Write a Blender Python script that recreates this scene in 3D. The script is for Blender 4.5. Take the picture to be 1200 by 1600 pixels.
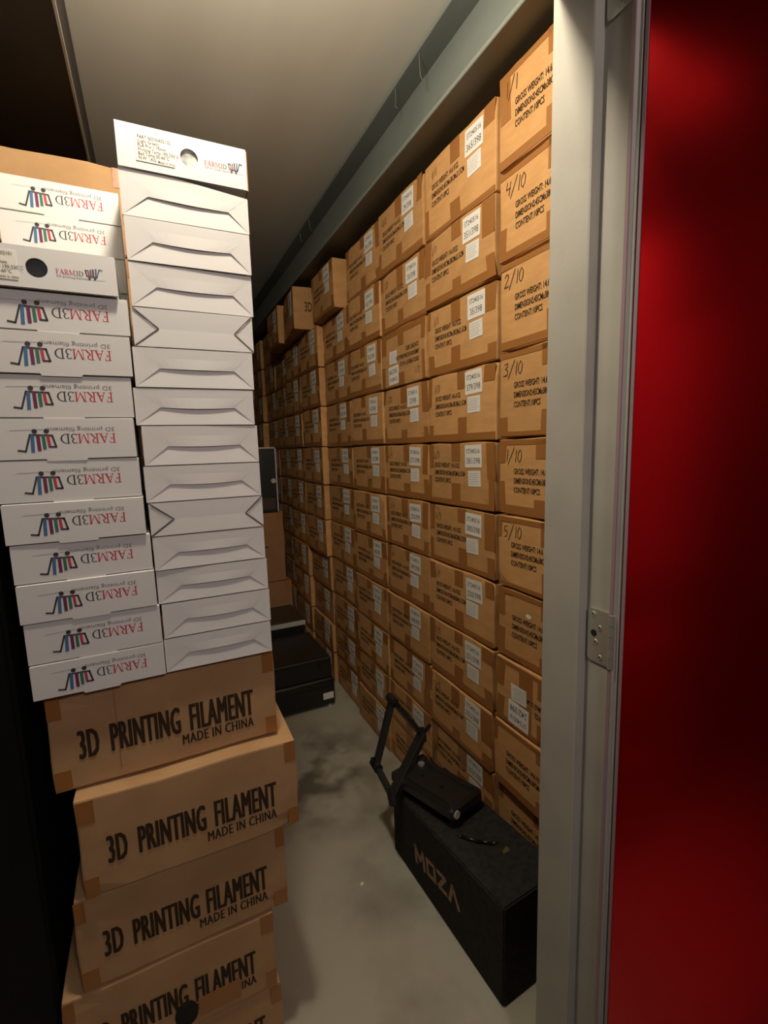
import bpy, bmesh, math, random
from mathutils import Vector, Matrix, Euler

random.seed(7)
for o in list(bpy.data.objects):
    bpy.data.objects.remove(o)
SC = bpy.context.scene
COL = SC.collection
H = 1.444                      # eye height above the floor; floor is z = 0

# ------------------------------------------------------------------ camera
cam_d = bpy.data.cameras.new('camera')
cam = bpy.data.objects.new('camera', cam_d); COL.objects.link(cam)
yaw, pitch, roll = 0.449077, 0.136108, -0.02876
cy, sy, cp, sp = math.cos(yaw), math.sin(yaw), math.cos(pitch), math.sin(pitch)
fwd = Vector((sy*cp, cy*cp, -sp)); r0 = Vector((cy, -sy, 0)); u0 = r0.cross(fwd)
rr = math.cos(roll)*r0 + math.sin(roll)*u0
uu = -math.sin(roll)*r0 + math.cos(roll)*u0
M = Matrix((rr, uu, -fwd)).transposed().to_4x4()
M.translation = Vector((0, 0, H))
cam.matrix_world = M
cam_d.sensor_fit = 'HORIZONTAL'; cam_d.sensor_width = 36.0
cam_d.lens = 36.0*735.0/1200.0
cam_d.clip_start = 0.02
SC.camera = cam

# ------------------------------------------------------------------ view, world, lamp
SC.view_settings.view_transform = 'Standard'
SC.view_settings.look = 'None'
SC.view_settings.gamma = 1.0
SC.view_settings.use_curve_mapping = False
SC.view_settings.exposure = 0.0
w = bpy.data.worlds.new('hallway_ambient'); SC.world = w
w.use_nodes = True
bg = w.node_tree.nodes['Background']
bg.inputs[0].default_value = (0.90, 0.76, 0.72, 1); bg.inputs[1].default_value = 0.03

ld = bpy.data.lights.new('ceiling_lamp_light', 'POINT')
ld.energy = 36.5; ld.color = (1.0, 0.89, 0.70); ld.shadow_soft_size = 0.045
lamp = bpy.data.objects.new('ceiling_lamp_light', ld); COL.objects.link(lamp)
lamp.location = (0.12, 0.755, H+1.00)
# added fill light behind the camera, outside the doorway; no lamp is known there
hd = bpy.data.lights.new('hallway_fill', 'AREA'); hd.shape = 'DISK'; hd.size = 0.35
hd.energy = 10.0; hd.color = (1.0, 0.90, 0.86)
hall = bpy.data.objects.new('hallway_fill', hd); COL.objects.link(hall)
hall.location = (0.30, -1.0, H+0.95)
hall.rotation_euler = (Vector((0.05, 1.2, 0.6))-Vector((0.30, -1.0, H+0.95))).to_track_quat('-Z', 'Y').to_euler()

# ------------------------------------------------------------------ materials
def mat(name, color, rough=0.6, metal=0.0, noise=None, bump=None, spec=0.5, coat=0.0, vary=0.0):
    m = bpy.data.materials.new(name); m.use_nodes = True
    nt = m.node_tree; b = nt.nodes['Principled BSDF']
    b.inputs['Base Color'].default_value = (*color, 1)
    b.inputs['Roughness'].default_value = rough
    b.inputs['Metallic'].default_value = metal
    b.inputs['Specular IOR Level'].default_value = spec
    b.inputs['Coat Weight'].default_value = coat
    tc = nt.nodes.new('ShaderNodeTexCoord')
    last = None
    if noise:
        sc, col2, lo, hi = noise[:4]
        n = nt.nodes.new('ShaderNodeTexNoise'); n.inputs['Scale'].default_value = sc
        n.inputs['Detail'].default_value = 5
        src = tc.outputs['Object']
        if len(noise) > 4:
            mp = nt.nodes.new('ShaderNodeMapping'); mp.inputs['Scale'].default_value = noise[4]
            nt.links.new(src, mp.inputs[0]); src = mp.outputs[0]
        nt.links.new(src, n.inputs['Vector'])
        r = nt.nodes.new('ShaderNodeMapRange'); r.inputs[1].default_value = lo; r.inputs[2].default_value = hi
        nt.links.new(n.outputs['Fac'], r.inputs[0])
        mx = nt.nodes.new('ShaderNodeMix'); mx.data_type = 'RGBA'
        mx.inputs[6].default_value = (*color, 1); mx.inputs[7].default_value = (*col2, 1)
        nt.links.new(r.outputs[0], mx.inputs[0])
        last = mx.outputs[2]
    if vary:
        oi = nt.nodes.new('ShaderNodeObjectInfo')
        hs = nt.nodes.new('ShaderNodeHueSaturation')
        mr = nt.nodes.new('ShaderNodeMapRange'); mr.inputs[3].default_value = 1-vary; mr.inputs[4].default_value = 1+vary
        nt.links.new(oi.outputs['Random'], mr.inputs[0]); nt.links.new(mr.outputs[0], hs.inputs['Value'])
        if last: nt.links.new(last, hs.inputs['Color'])
        else: hs.inputs['Color'].default_value = (*color, 1)
        last = hs.outputs[0]
    if last: nt.links.new(last, b.inputs['Base Color'])
    if bump:
        sc, st, dist = bump
        n2 = nt.nodes.new('ShaderNodeTexNoise'); n2.inputs['Scale'].default_value = sc; n2.inputs['Detail'].default_value = 3
        nt.links.new(tc.outputs['Object'], n2.inputs['Vector'])
        bp = nt.nodes.new('ShaderNodeBump'); bp.inputs['Strength'].default_value = st; bp.inputs['Distance'].default_value = dist
        nt.links.new(n2.outputs['Fac'], bp.inputs['Height']); nt.links.new(bp.outputs[0], b.inputs['Normal'])
    return m

CARD = mat('kraft_cardboard', (0.58, 0.315, 0.125), 0.72, noise=(14, (0.50, 0.265, 0.10), 0.35, 0.7, (1, 1, 3)), bump=(22, 0.25, 0.006), vary=0.10, spec=0.3)
CARD2 = mat('pale_kraft_cardboard', (0.47, 0.285, 0.14), 0.75, noise=(12, (0.40, 0.235, 0.11), 0.35, 0.7), bump=(18, 0.2, 0.006), spec=0.25)
CARDD = mat('dark_kraft_cardboard', (0.36, 0.19, 0.085), 0.8, noise=(12, (0.30, 0.155, 0.07), 0.35, 0.7), spec=0.2)
TAPE = mat('brown_packing_tape', (0.34, 0.145, 0.042), 0.30, bump=(30, 0.2, 0.004), spec=0.45)
INK = mat('black_print_ink', (0.045, 0.028, 0.016), 0.8, spec=0.1)
PEN = mat('black_marker_ink', (0.05, 0.03, 0.02), 0.7, spec=0.1)
LABEL = mat('white_sticker_paper', (0.80, 0.78, 0.74), 0.55)
LINK = mat('label_ink', (0.10, 0.09, 0.09), 0.7, spec=0.1)
LGREY = mat('small_print_ink', (0.42, 0.40, 0.38), 0.7, spec=0.1)
WHITE = mat('white_coated_card', (0.68, 0.67, 0.655), 0.5, bump=(60, 0.06, 0.002), spec=0.35, vary=0.02)
CREAM = mat('cream_sticker_paper', (0.74, 0.73, 0.64), 0.55)
SLIT = mat('box_inside_shadow_card', (0.10, 0.09, 0.085), 0.9)
RED = mat('logo_red_ink', (0.50, 0.035, 0.06), 0.6)
DARK = mat('logo_black_ink', (0.035, 0.028, 0.035), 0.6)
GREY = mat('logo_grey_ink', (0.19, 0.18, 0.18), 0.6)
PALE = mat('logo_pale_grey_ink', (0.55, 0.54, 0.53), 0.6)
BLUE = mat('logo_blue_ink', (0.05, 0.145, 0.31), 0.6)
PLUM = mat('logo_plum_ink', (0.16, 0.02, 0.075), 0.6)
GREEN = mat('logo_green_ink', (0.03, 0.16, 0.10), 0.6)
SPOOLK = mat('black_spool_plastic', (0.006, 0.006, 0.010), 0.35)
SPOOLC = mat('clear_filament_spool', (0.22, 0.235, 0.22), 0.35, noise=(55, (0.52, 0.54, 0.50), 0.42, 0.60))
FLOOR = mat('painted_concrete', (0.40, 0.37, 0.29), 0.62, noise=(2.6, (0.22, 0.195, 0.15), 0.52, 0.74), bump=(90, 0.12, 0.003), spec=0.4)
CEIL = mat('ceiling_panel', (0.74, 0.72, 0.64), 0.6, noise=(1.3, (0.66, 0.64, 0.56), 0.35, 0.7, (3, 0.3, 1)))
STEEL = mat('grey_green_painted_steel', (0.20, 0.222, 0.20), 0.5, noise=(5, (0.155, 0.175, 0.16), 0.4, 0.7, (1, 0.3, 1)), bump=(14, 0.15, 0.004))
DARKW = mat('dark_wall_panel', (0.045, 0.036, 0.028), 0.7, noise=(4, (0.03, 0.025, 0.02), 0.4, 0.7))
DARKC = mat('black_filler_paint', (0.010, 0.009, 0.008), 0.7, spec=0.2)
TRIMM = mat('pale_edge_trim', (0.50, 0.48, 0.42), 0.5)
PLASTER = mat('grey_wall_paint', (0.36, 0.34, 0.31), 0.8)
JAMB = mat('grey_frame_paint', (0.42, 0.395, 0.345), 0.55, noise=(9, (0.37, 0.345, 0.30), 0.4, 0.75), bump=(120, 0.12, 0.002))
EDGEP = mat('edge_trim_red_reflection', (0.30, 0.20, 0.22), 0.5)  # door edge strips, the red door's reflection put into the mauve colour
REDP = mat('red_door_lacquer', (0.52, 0.003, 0.008), 0.25, metal=0.9, bump=(220, 0.05, 0.001), noise=(3, (0.56, 0.003, 0.008), 0.4, 0.7))
STAIN = mat('stainless_hinge_steel', (0.62, 0.62, 0.55), 0.40, metal=0.75, bump=(60, 0.05, 0.002))
HOLE = mat('hole_black', (0.008, 0.007, 0.006), 0.9)
BLACKF = mat('black_case_fabric', (0.018, 0.016, 0.016), 0.85, noise=(60, (0.028, 0.025, 0.022), 0.4, 0.6), spec=0.2)
BLACKP = mat('black_gloss_plastic', (0.012, 0.011, 0.010), 0.28)
BLACKM = mat('black_powder_coat', (0.014, 0.013, 0.012), 0.38)
COPPER = mat('copper_brown_print', (0.30, 0.17, 0.10), 0.5)
BROWNL = mat('dark_brown_lid', (0.05, 0.032, 0.02), 0.5)
OLIVE = mat('olive_sticker', (0.16, 0.13, 0.02), 0.6)
WIRE = mat('galvanised_wire', (0.35, 0.34, 0.30), 0.4, metal=0.6)

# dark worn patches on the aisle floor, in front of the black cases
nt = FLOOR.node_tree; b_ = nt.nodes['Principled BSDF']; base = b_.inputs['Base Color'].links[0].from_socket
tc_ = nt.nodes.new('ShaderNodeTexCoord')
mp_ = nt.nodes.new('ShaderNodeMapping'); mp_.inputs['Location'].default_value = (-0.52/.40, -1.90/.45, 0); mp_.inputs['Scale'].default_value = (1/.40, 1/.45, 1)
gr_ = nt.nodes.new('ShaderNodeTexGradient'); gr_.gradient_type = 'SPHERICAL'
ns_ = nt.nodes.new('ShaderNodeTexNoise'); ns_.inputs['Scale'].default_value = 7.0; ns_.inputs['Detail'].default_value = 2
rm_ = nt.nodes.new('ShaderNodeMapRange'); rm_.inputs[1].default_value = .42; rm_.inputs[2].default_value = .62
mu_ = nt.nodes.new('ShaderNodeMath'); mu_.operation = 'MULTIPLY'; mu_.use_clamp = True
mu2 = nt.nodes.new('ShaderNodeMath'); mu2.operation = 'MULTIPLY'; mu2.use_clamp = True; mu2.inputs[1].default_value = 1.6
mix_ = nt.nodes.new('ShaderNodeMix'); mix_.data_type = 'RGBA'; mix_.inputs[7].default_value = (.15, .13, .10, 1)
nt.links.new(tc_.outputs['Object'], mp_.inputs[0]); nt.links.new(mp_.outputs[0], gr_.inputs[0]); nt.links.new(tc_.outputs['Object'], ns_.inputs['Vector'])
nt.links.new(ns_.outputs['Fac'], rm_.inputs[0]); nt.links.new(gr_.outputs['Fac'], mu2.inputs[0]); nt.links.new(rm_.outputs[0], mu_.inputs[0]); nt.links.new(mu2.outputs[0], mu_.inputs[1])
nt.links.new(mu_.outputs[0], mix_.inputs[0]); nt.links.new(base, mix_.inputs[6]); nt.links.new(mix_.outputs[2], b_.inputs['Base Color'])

# ------------------------------------------------------------------ helpers
def obj(name, bm, mats, parent=None, loc=None, rot=None, smooth=False):
    me = bpy.data.meshes.new(name)
    if isinstance(bm, bpy.types.Mesh): me = bm
    else:
        bm.normal_update(); bm.to_mesh(me); bm.free()
        for m in (mats if isinstance(mats, (list, tuple)) else [mats]): me.materials.append(m)
    if smooth:
        for p in me.polygons: p.use_smooth = True
    o = bpy.data.objects.new(name, me); COL.objects.link(o)
    if parent: o.parent = parent
    if loc: o.location = loc
    if rot: o.rotation_euler = rot
    return o

def empty(name, loc, rot=(0, 0, 0)):
    o = bpy.data.objects.new(name, None); COL.objects.link(o)
    o.location = loc; o.rotation_euler = rot; o.empty_display_size = 0.05
    return o

def tag(o, label, cat, group=None):
    o['label'] = label; o['category'] = cat
    if group: o['group'] = group
    return o

def structure(name, bm, m):
    o = obj(name, bm, m); o['kind'] = 'structure'; return o

def box(bm, x0, x1, y0, y1, z0, z1, bev=0.0, seg=1, mi=0, mtx=None):
    r = bmesh.ops.create_cube(bm, size=1.0)
    vs = r['verts']
    for v in vs:
        v.co = Vector(((v.co.x+.5)*(x1-x0)+x0, (v.co.y+.5)*(y1-y0)+y0, (v.co.z+.5)*(z1-z0)+z0))
    fs = set(f for v in vs for f in v.link_faces)
    if bev > 0:
        es = list(set(e for v in vs for e in v.link_edges))
        rb = bmesh.ops.bevel(bm, geom=es, offset=bev, segments=seg, profile=0.6, affect='EDGES')
        fs = set(rb['faces']) | set(f for f in fs if f.is_valid)
        vs = list(set(v for f in fs for v in f.verts))
    for f in fs: f.material_index = mi
    if mtx is not None:
        for v in vs: v.co = mtx @ v.co
    return vs

def BX(*a, **k):
    bm = bmesh.new(); box(bm, *a, **k); return bm

def cyl(bm, p0, p1, r, n=16, mi=0, r2=None):
    p0, p1 = Vector(p0), Vector(p1); d = p1-p0
    q = d.to_track_quat('Z', 'Y').to_matrix().to_4x4(); q.translation = (p0+p1)/2
    res = bmesh.ops.create_cone(bm, cap_ends=True, segments=n, radius1=r, radius2=r if r2 is None else r2, depth=d.length, matrix=q)
    for f in set(f for v in res['verts'] for f in v.link_faces): f.material_index = mi

def beam_bar(bm, p0, p1, wd, ht, up=(0, 0, 1), bev=0.002, mi=0):
    p0, p1 = Vector(p0), Vector(p1); d = (p1-p0); L = d.length; d.normalize()
    u = Vector(up); s = d.cross(u).normalized(); u = s.cross(d).normalized()
    m = Matrix((s, d, u)).transposed().to_4x4(); m.translation = p0
    box(bm, -wd/2, wd/2, 0, L, -ht/2, ht/2, bev, 1, mi, m)

def poly(bm, pts, y=0.0, mi=0):
    """flat polygon in the XZ plane, facing -Y"""
    vs = [bm.verts.new((p[0], y, p[1])) for p in pts]
    f = bm.faces.new(vs); f.material_index = mi
    f.normal_update()
    if f.normal.y > 0: f.normal_flip()
    return f

def rect(bm, x0, z0, x1, z1, y=0.0, mi=0): poly(bm, [(x0, z0), (x1, z0), (x1, z1), (x0, z1)], y, mi)

def stroke(bm, pts, wd, y=0.0, mi=0):
    for (a, b) in zip(pts[:-1], pts[1:]):
        a, b = Vector((a[0], a[1])), Vector((b[0], b[1])); d = b-a
        if d.length < 1e-9: continue
        d.normalize(); n = Vector((-d.y, d.x))*wd/2; e = d*wd*0.35
        poly(bm, [a-e+n, a-e-n, b+e-n, b+e+n], y, mi)

def disc(bm, cx, cz, rx, rz=None, y=0.0, mi=0, n=18):
    rz = rz or rx
    poly(bm, [(cx+rx*math.cos(2*math.pi*i/n), cz+rz*math.sin(2*math.pi*i/n)) for i in range(n)], y, mi)

def slab(bm, x0, x1, z0, z1, t, mi=0, skew=0.0):
    """thin sticker or tape strip lying on a face at y = 0, front at y = -t"""
    box(bm, x0, x1, -t, 0.0002, z0, z1, 0, 1, mi)

_text_cache = {}
def text_mesh(body, size, mtl, bold=0.0, sx=1.0, align='LEFT', spacing=1.0, line=1.0):
    key = (body, size, mtl.name, bold, sx, align, spacing, line)
    if key in _text_cache: return _text_cache[key]
    cu = bpy.data.curves.new('text', 'FONT'); cu.body = body; cu.size = size
    cu.offset = bold*size; cu.align_x = align; cu.resolution_u = 2; cu.space_character = spacing; cu.space_line = line
    o = bpy.data.objects.new('text', cu); COL.objects.link(o)
    bpy.context.view_layer.update()
    me = bpy.data.meshes.new_from_object(o.evaluated_get(bpy.context.evaluated_depsgraph_get()))
    bpy.data.objects.remove(o); bpy.data.curves.remove(cu)
    for v in me.vertices: v.co = Vector((v.co.x*sx, 0.0, v.co.y))
    me.materials.clear(); me.materials.append(mtl)
    me.update()
    if len(me.polygons) and me.polygons[0].normal.y > 0: me.flip_normals()
    me.name = 'printed_text'
    _text_cache[key] = me
    return me

def fit_text(body, width, cap, mtl, bold=.030):
    """text scaled to an exact width and capital height, origin at its lower left"""
    key = ('fit', body, round(width, 5), cap, mtl.name)
    if key in _text_cache: return _text_cache[key]
    src = text_mesh(body, .1, mtl, 0.0, spacing=1.10)
    x0 = min(v.co.x for v in src.vertices); x1 = max(v.co.x for v in src.vertices)
    z0 = min(v.co.z for v in src.vertices); z1 = max(v.co.z for v in src.vertices)
    dx = cap*bold; bm = bmesh.new()
    for k, sh in enumerate((0, dx, 2*dx)):      # heavier stems: the outline repeated side by side
        for f in src.polygons:
            bm.faces.new([bm.verts.new(((src.vertices[i].co.x-x0)/(x1-x0)*(width-2*dx)+sh, -.00006*k, (src.vertices[i].co.z-z0)/(z1-z0)*cap)) for i in f.vertices])
    me = bpy.data.meshes.new('printed_text'); bm.to_mesh(me); bm.free(); me.materials.append(mtl)
    _text_cache[key] = me
    return me

# handwriting: digits as pen strokes in a unit cell (0.6 wide, 1 high)
PENS = {'1': [[(.30, 1), (.27, 0)]],
        '2': [[(.05, .8), (.2, 1), (.45, .92), (.45, .65), (.05, .02), (.55, .06)]],
        '3': [[(.05, .9), (.4, 1), (.45, .75), (.18, .55), (.5, .4), (.42, .05), (0, 0)]],
        '4': [[(.12, 1), (.05, .5), (.5, .55)], [(.5, .95), (.42, 0)]],
        '5': [[(.5, 1), (.12, .95), (.08, .58), (.42, .55), (.45, .15), (.05, 0)]],
        '8': [[(.45, .85), (.2, 1), (.08, .8), (.45, .35), (.35, .02), (.08, .15), (.2, .5), (.45, .85)]],
        '0': [[(.3, 1), (.08, .7), (.1, .2), (.32, 0), (.5, .3), (.5, .75), (.3, 1)]],
        '/': [[(.6, 1.15), (.0, -.25)]]}
def hand_bm(s, size, wd=0.0022):
    bm = bmesh.new(); x = 0
    for ch in s:
        for st in PENS[ch]:
            stroke(bm, [((x+p[0]*(1.0)+p[1]*.08)*size, p[1]*size) for p in st], wd)
        x += 0.42 if ch == '1' else 0.62
    return bm

# serif capitals for the box logo, unit height
def arc_band(bm, cx, cz, rx, rz, tx, tz, a0, a1, y, mi, ox, s, n=10):
    for i in range(n):
        t0 = math.radians(a0+(a1-a0)*i/n); t1 = math.radians(a0+(a1-a0)*(i+1)/n)
        P = []
        for (t, k) in ((t0, 0), (t1, 0), (t1, 1), (t0, 1)):
            P.append((ox+s*(cx+(rx-tx*k)*math.cos(t)), s*(cz+(rz-tz*k)*math.sin(t))))
        poly(bm, P, y, mi)
def serif(bm, ch, ox, s, y, mi):
    R = lambda a, b, c, d: rect(bm, ox+s*a, s*b, ox+s*c, s*d, y, mi)
    Q = lambda *p: poly(bm, [(ox+s*a, s*b) for a, b in p], y, mi)
    if ch == 'F':
        R(.10, 0, .24, 1); R(0, 0, .36, .06); R(0, .94, .62, 1); R(.56, .74, .62, 1); R(.2, .48, .46, .55); R(.42, .38, .47, .64); return .70
    if ch == 'A':
        Q((.08, 0), (.15, 0), (.46, .93), (.40, 1)); Q((.36, 1), (.48, 1), (.86, 0), (.68, 0)); R(.2, .31, .64, .38); R(0, 0, .26, .05); R(.56, 0, .96, .05); return .96
    if ch == 'R':
        R(.10, 0, .24, 1); R(0, 0, .36, .06); R(0, .94, .36, 1); arc_band(bm, .3, .74, .36, .26, .14, .06, -90, 90, y, mi, ox, s)
        Q((.26, .5), (.42, .5), (.84, 0), (.66, 0)); R(.62, 0, .90, .05); return .90
    if ch == 'M':
        R(.10, 0, .16, 1); R(0, 0, .28, .05); R(0, .95, .24, 1); Q((.10, 1), (.27, 1), (.60, .05), (.52, .05)); Q((.52, .05), (.58, .05), (.96, 1), (.88, 1))
        R(.88, 0, 1.02, 1); R(.78, 0, 1.14, .05); R(.9, .95, 1.12, 1); return 1.16
    if ch == '3':
        arc_band(bm, .26, .75, .27, .25, .12, .06, -90, 150, y, mi, ox, s); arc_band(bm, .26, .27, .33, .29, .13, .06, -155, 90, y, mi, ox, s); return .70
    if ch == 'D':
        R(.10, 0, .24, 1); R(0, 0, .36, .06); R(0, .94, .36, 1); arc_band(bm, .3, .5, .58, .5, .15, .06, -90, 90, y, mi, ox, s, 14); return .95
    return .5
LOGO_M = [RED, DARK, GREY, BLUE, PLUM, GREEN, PALE]
_logo = None
def logo_mesh():
    """FARM3D lettering, cart drawing and small line; 1 unit = full logo width, origin lower left, reads upright"""
    global _logo
    if _logo: return _logo
    bm = bmesh.new(); s = .109; x = 0
    for ch in 'FARM': x += serif(bm, ch, x, s, 0, 0)*s
    for ch in '3D': x += serif(bm, ch, x, s, 0, 1)*s
    for v in bm.verts: v.co.z *= 1.07
    stroke(bm, [(1.0, .188), (.930, .200), (.873, .008), (.657, .018), (.628, .152), (.695, .150)], .020, -.0002, 1)
    for xa, xb, za, zb, wd_, mi in ((.852, .860, .022, .200, .036, 3), (.797, .795, .022, .184, .036, 4), (.745, .742, .026, .166, .034, 5), (.700, .692, .030, .132, .030, 0)):
        stroke(bm, [(xa, za), (xb, zb)], wd_, -.0003, mi)
    disc(bm, .826, -.032, .027, y=-.0003, mi=1); disc(bm, .709, -.034, .027, y=-.0003, mi=1)
    poly(bm, [(.73, -.052), (1.06, -.040), (1.06, -.050), (.74, -.062)], -.0001, 6)
    me = bpy.data.meshes.new('printed_logo'); bm.to_mesh(me); bm.free()
    for m in LOGO_M: me.materials.append(m)
    t = text_mesh('3D printing filament', .070, GREY, 0.003, 1.0)
    bm = bmesh.new(); bm.from_mesh(me)
    tw_ = max(v.co.x for v in t.vertices)
    for f in t.polygons:
        vs = [bm.verts.new((t.vertices[i].co.x/tw_*.70, 0, t.vertices[i].co.z-.074)) for i in f.vertices]
        nf = bm.faces.new(vs); nf.material_index = 2
    bm.to_mesh(me); bm.free()
    _logo = me
    return me

# ------------------------------------------------------------------ setting
structure('floor', BX(-1.2, 1.6, -2.5, 6.0, -0.05, 0.0), FLOOR)
CZ = H+1.215
structure('ceiling', BX(-1.2, 1.6, -2.0, 6.0, CZ, CZ+.06), CEIL)
structure('wall_right', BX(1.42, 1.55, 0.48, 6.0, 0, CZ), PLASTER)
structure('wall_left', BX(-0.90, -0.76, 0.48, 6.0, 0, CZ), DARKW)
structure('wall_back', BX(-1.2, 1.6, 5.55, 5.65, 0, CZ), DARKW)
# front wall with the doorway the camera looks through
bm = bmesh.new()
box(bm, 0.70, 1.6, .50, .66, 0, CZ); box(bm, -1.2, -.29, .50, .66, 0, CZ); box(bm, -.29, .70, .50, .66, H+.738, CZ)
structure('wall_front', bm, mat('dark_red_brown_wall_paint', (0.055, 0.03, 0.03), 0.8))
structure('trim_6', BX(-1.2, 1.6, -2.5, .50, 0, .003), mat('added_dark_hall_sheet', (0.03, 0.026, 0.026), 0.7))  # added unseen dark sheet, keeps the floor's reflection in the door dark
# door jamb profile (stop, rebate, outer lip) extruded to full height
prof = [(.72, .665), (.66, .665), (.66, .583), (.6615, .5805), (.682, .5805), (.682, .531), (.677, .529), (.677, .522), (.683, .520), (.683, .516), (.72, .516)]
bm = bmesh.new(); zt = H+.738
lo = [bm.verts.new((x, y, 0)) for x, y in prof]; hi = [bm.verts.new((x, y, zt)) for x, y in prof]
for i in range(len(prof)):
    j = (i+1) % len(prof); bm.faces.new((lo[i], lo[j], hi[j], hi[i]))
bm.faces.new(lo[::-1]); bm.faces.new(hi); bmesh.ops.recalc_face_normals(bm, faces=bm.faces)
structure('trim_1', bm, JAMB)
structure('trim_2', BX(.6755, .6775, .5225, .5285, 0, zt), EDGEP)
# steel I-beam above the cartons
bm = bmesh.new()
bx0, bx1, bz0, bz1 = .832, .985, H+.982, H+1.212
box(bm, bx0, bx1, .67, 5.54, bz0, bz0+.013, .002); box(bm, bx0, bx1, .67, 5.54, bz1-.013, bz1, .002)
box(bm, .903, .912, .67, 5.54, bz0+.013, bz1-.013)
structure('trim_3', bm, STEEL)
# dark bulkhead along the left; its shade and lit lower rim are coloured in
structure('trim_4', BX(-.76, -.112, .67, 5.54, H+.982, H+1.213), DARKW)
structure('trim_5', BX(-.114, -.108, .67, 5.54, H+.974, H+.984), TRIMM)

# ------------------------------------------------------------------ red door
d = empty('door_1', (.686, .512, 0), (0, 0, math.radians(-1.0))); d['kind'] = 'structure'
obj('door_panel', BX(.0, .045, -.86, -.002, .01, H+.733, .002), REDP, d)
obj('door_edge_strip', BX(-.0015, .004, -.0045, 0.001, .01, H+.733), EDGEP, d)

def hinge(z0, label):
    r = empty('hinge', (.6815, .528, z0)); tag(r, label, 'hinge', 'steel hinges on the door frame')
    bm = bmesh.new()
    pts = []
    W_, H_, rad = .047, .098, .009
    for (cx, cz, a0) in ((W_-rad, H_-rad, 0), (0, H_, None), (0, 0, None), (W_-rad, rad, 270)):
        if a0 is None: pts.append((cx, cz)); continue
        for k in range(6):
            a = math.radians(a0+90*k/5); pts.append((cx+rad*math.cos(a), cz+rad*math.sin(a)))
    f0 = [bm.verts.new((-.002, p[0], p[1])) for p in pts]; f1 = [bm.verts.new((.0, p[0], p[1])) for p in pts]
    bm.faces.new(f0); bm.faces.new(f1)
    for i in range(len(pts)):
        j = (i+1) % len(pts); bm.faces.new((f0[i], f0[j], f1[j], f1[i]))
    bmesh.ops.recalc_face_normals(bm, faces=bm.faces)
    obj('leaf', bm, STAIN, r)
    bm = bmesh.new()
    for k in range(5): cyl(bm, (-.003, -.003, .0195*k+.0006), (-.003, -.003, .0195*k+.0188), .0052, 16)
    obj('knuckle', bm, STAIN, r, smooth=False)
    for (y, z) in ((.036, .088), (.022, .066), (.030, .038), (.020, .012)):
        bm = bmesh.new(); cyl(bm, (-.0034, y, z), (-.0019, y, z), .0043, 14, r2=.0046); cyl(bm, (-.0036, y, z), (-.0033, y, z), .0016, 8, 1)
        obj('screw', bm, [STAIN, HOLE], r)
    bm = bmesh.new(); cyl(bm, (-.0026, .034, .053), (-.0019, .034, .053), .0062, 18)
    obj('screw_hole', bm, HOLE, r)
hinge(H-.391, 'lower stainless hinge on the grey door frame beside the red door')
hinge(H+.632, 'upper stainless hinge cut off by the top of the photo')

# ------------------------------------------------------------------ cartons along the wall
def carton_body(W, D, Hh, seed, m=CARD, bev=.005):
    rnd = random.Random(seed)
    bm = bmesh.new()
    box(bm, -W/2, W/2, -D/2, D/2, 0, Hh, bev, 2)
    es = [e for e in bm.edges if e.calc_length() > .08]
    bmesh.ops.subdivide_edges(bm, edges=es, cuts=5, use_grid_fill=True)
    ph = [rnd.uniform(0, 6.28) for _ in range(8)]
    for v in bm.verts:
        c = v.co; u = c.x/W; t = c.z/Hh
        if t > .97: c.z += .0022*math.sin(9*u+ph[0]) - .0012
        if t < .03: c.z += max(0, .0018*math.sin(8*u+ph[1])+.0006)
        if abs(u) > .47: c.x -= (1 if u > 0 else -1)*(.0008+.0012*(1+math.sin(7*t+ph[2]+(3 if u > 0 else 0))))
    # softened, crushed corners
    for sx in (-1, 1):
        for tz in (0, 1):
            k = rnd.random()**3*.010
            for v in bm.verts:
                dd = (v.co-Vector((sx*W/2, -D/2, tz*Hh))).length
                if dd < .045: v.co += Vector((-sx*.35, .9, (.4 if tz == 0 else -.4)))*k*(1-dd/.045)
    return bm

TXT3 = 'GROSS WEIGHT: 14.6 KGS\nDIMENSIONS:45CMx38CMx21.5CM\nCONTENT:10PCS'
def gross_text():
    key = 'gross'
    if key in _text_cache: return _text_cache[key]
    me = bpy.data.meshes.new('printed_text'); bm = bmesh.new()
    for i, (ln, sx) in enumerate(zip(TXT3.split('\n'), (.60, .545, .60))):
        t = text_mesh(ln, .0225, INK, .012, sx, spacing=.98)
        for f in t.polygons:
            bm.faces.new([bm.verts.new((t.vertices[k].co.x, 0, t.vertices[k].co.z-i*.0262)) for k in f.vertices])
    bm.to_mesh(me); bm.free(); me.materials.append(INK); _text_cache[key] = me
    return me

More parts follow.
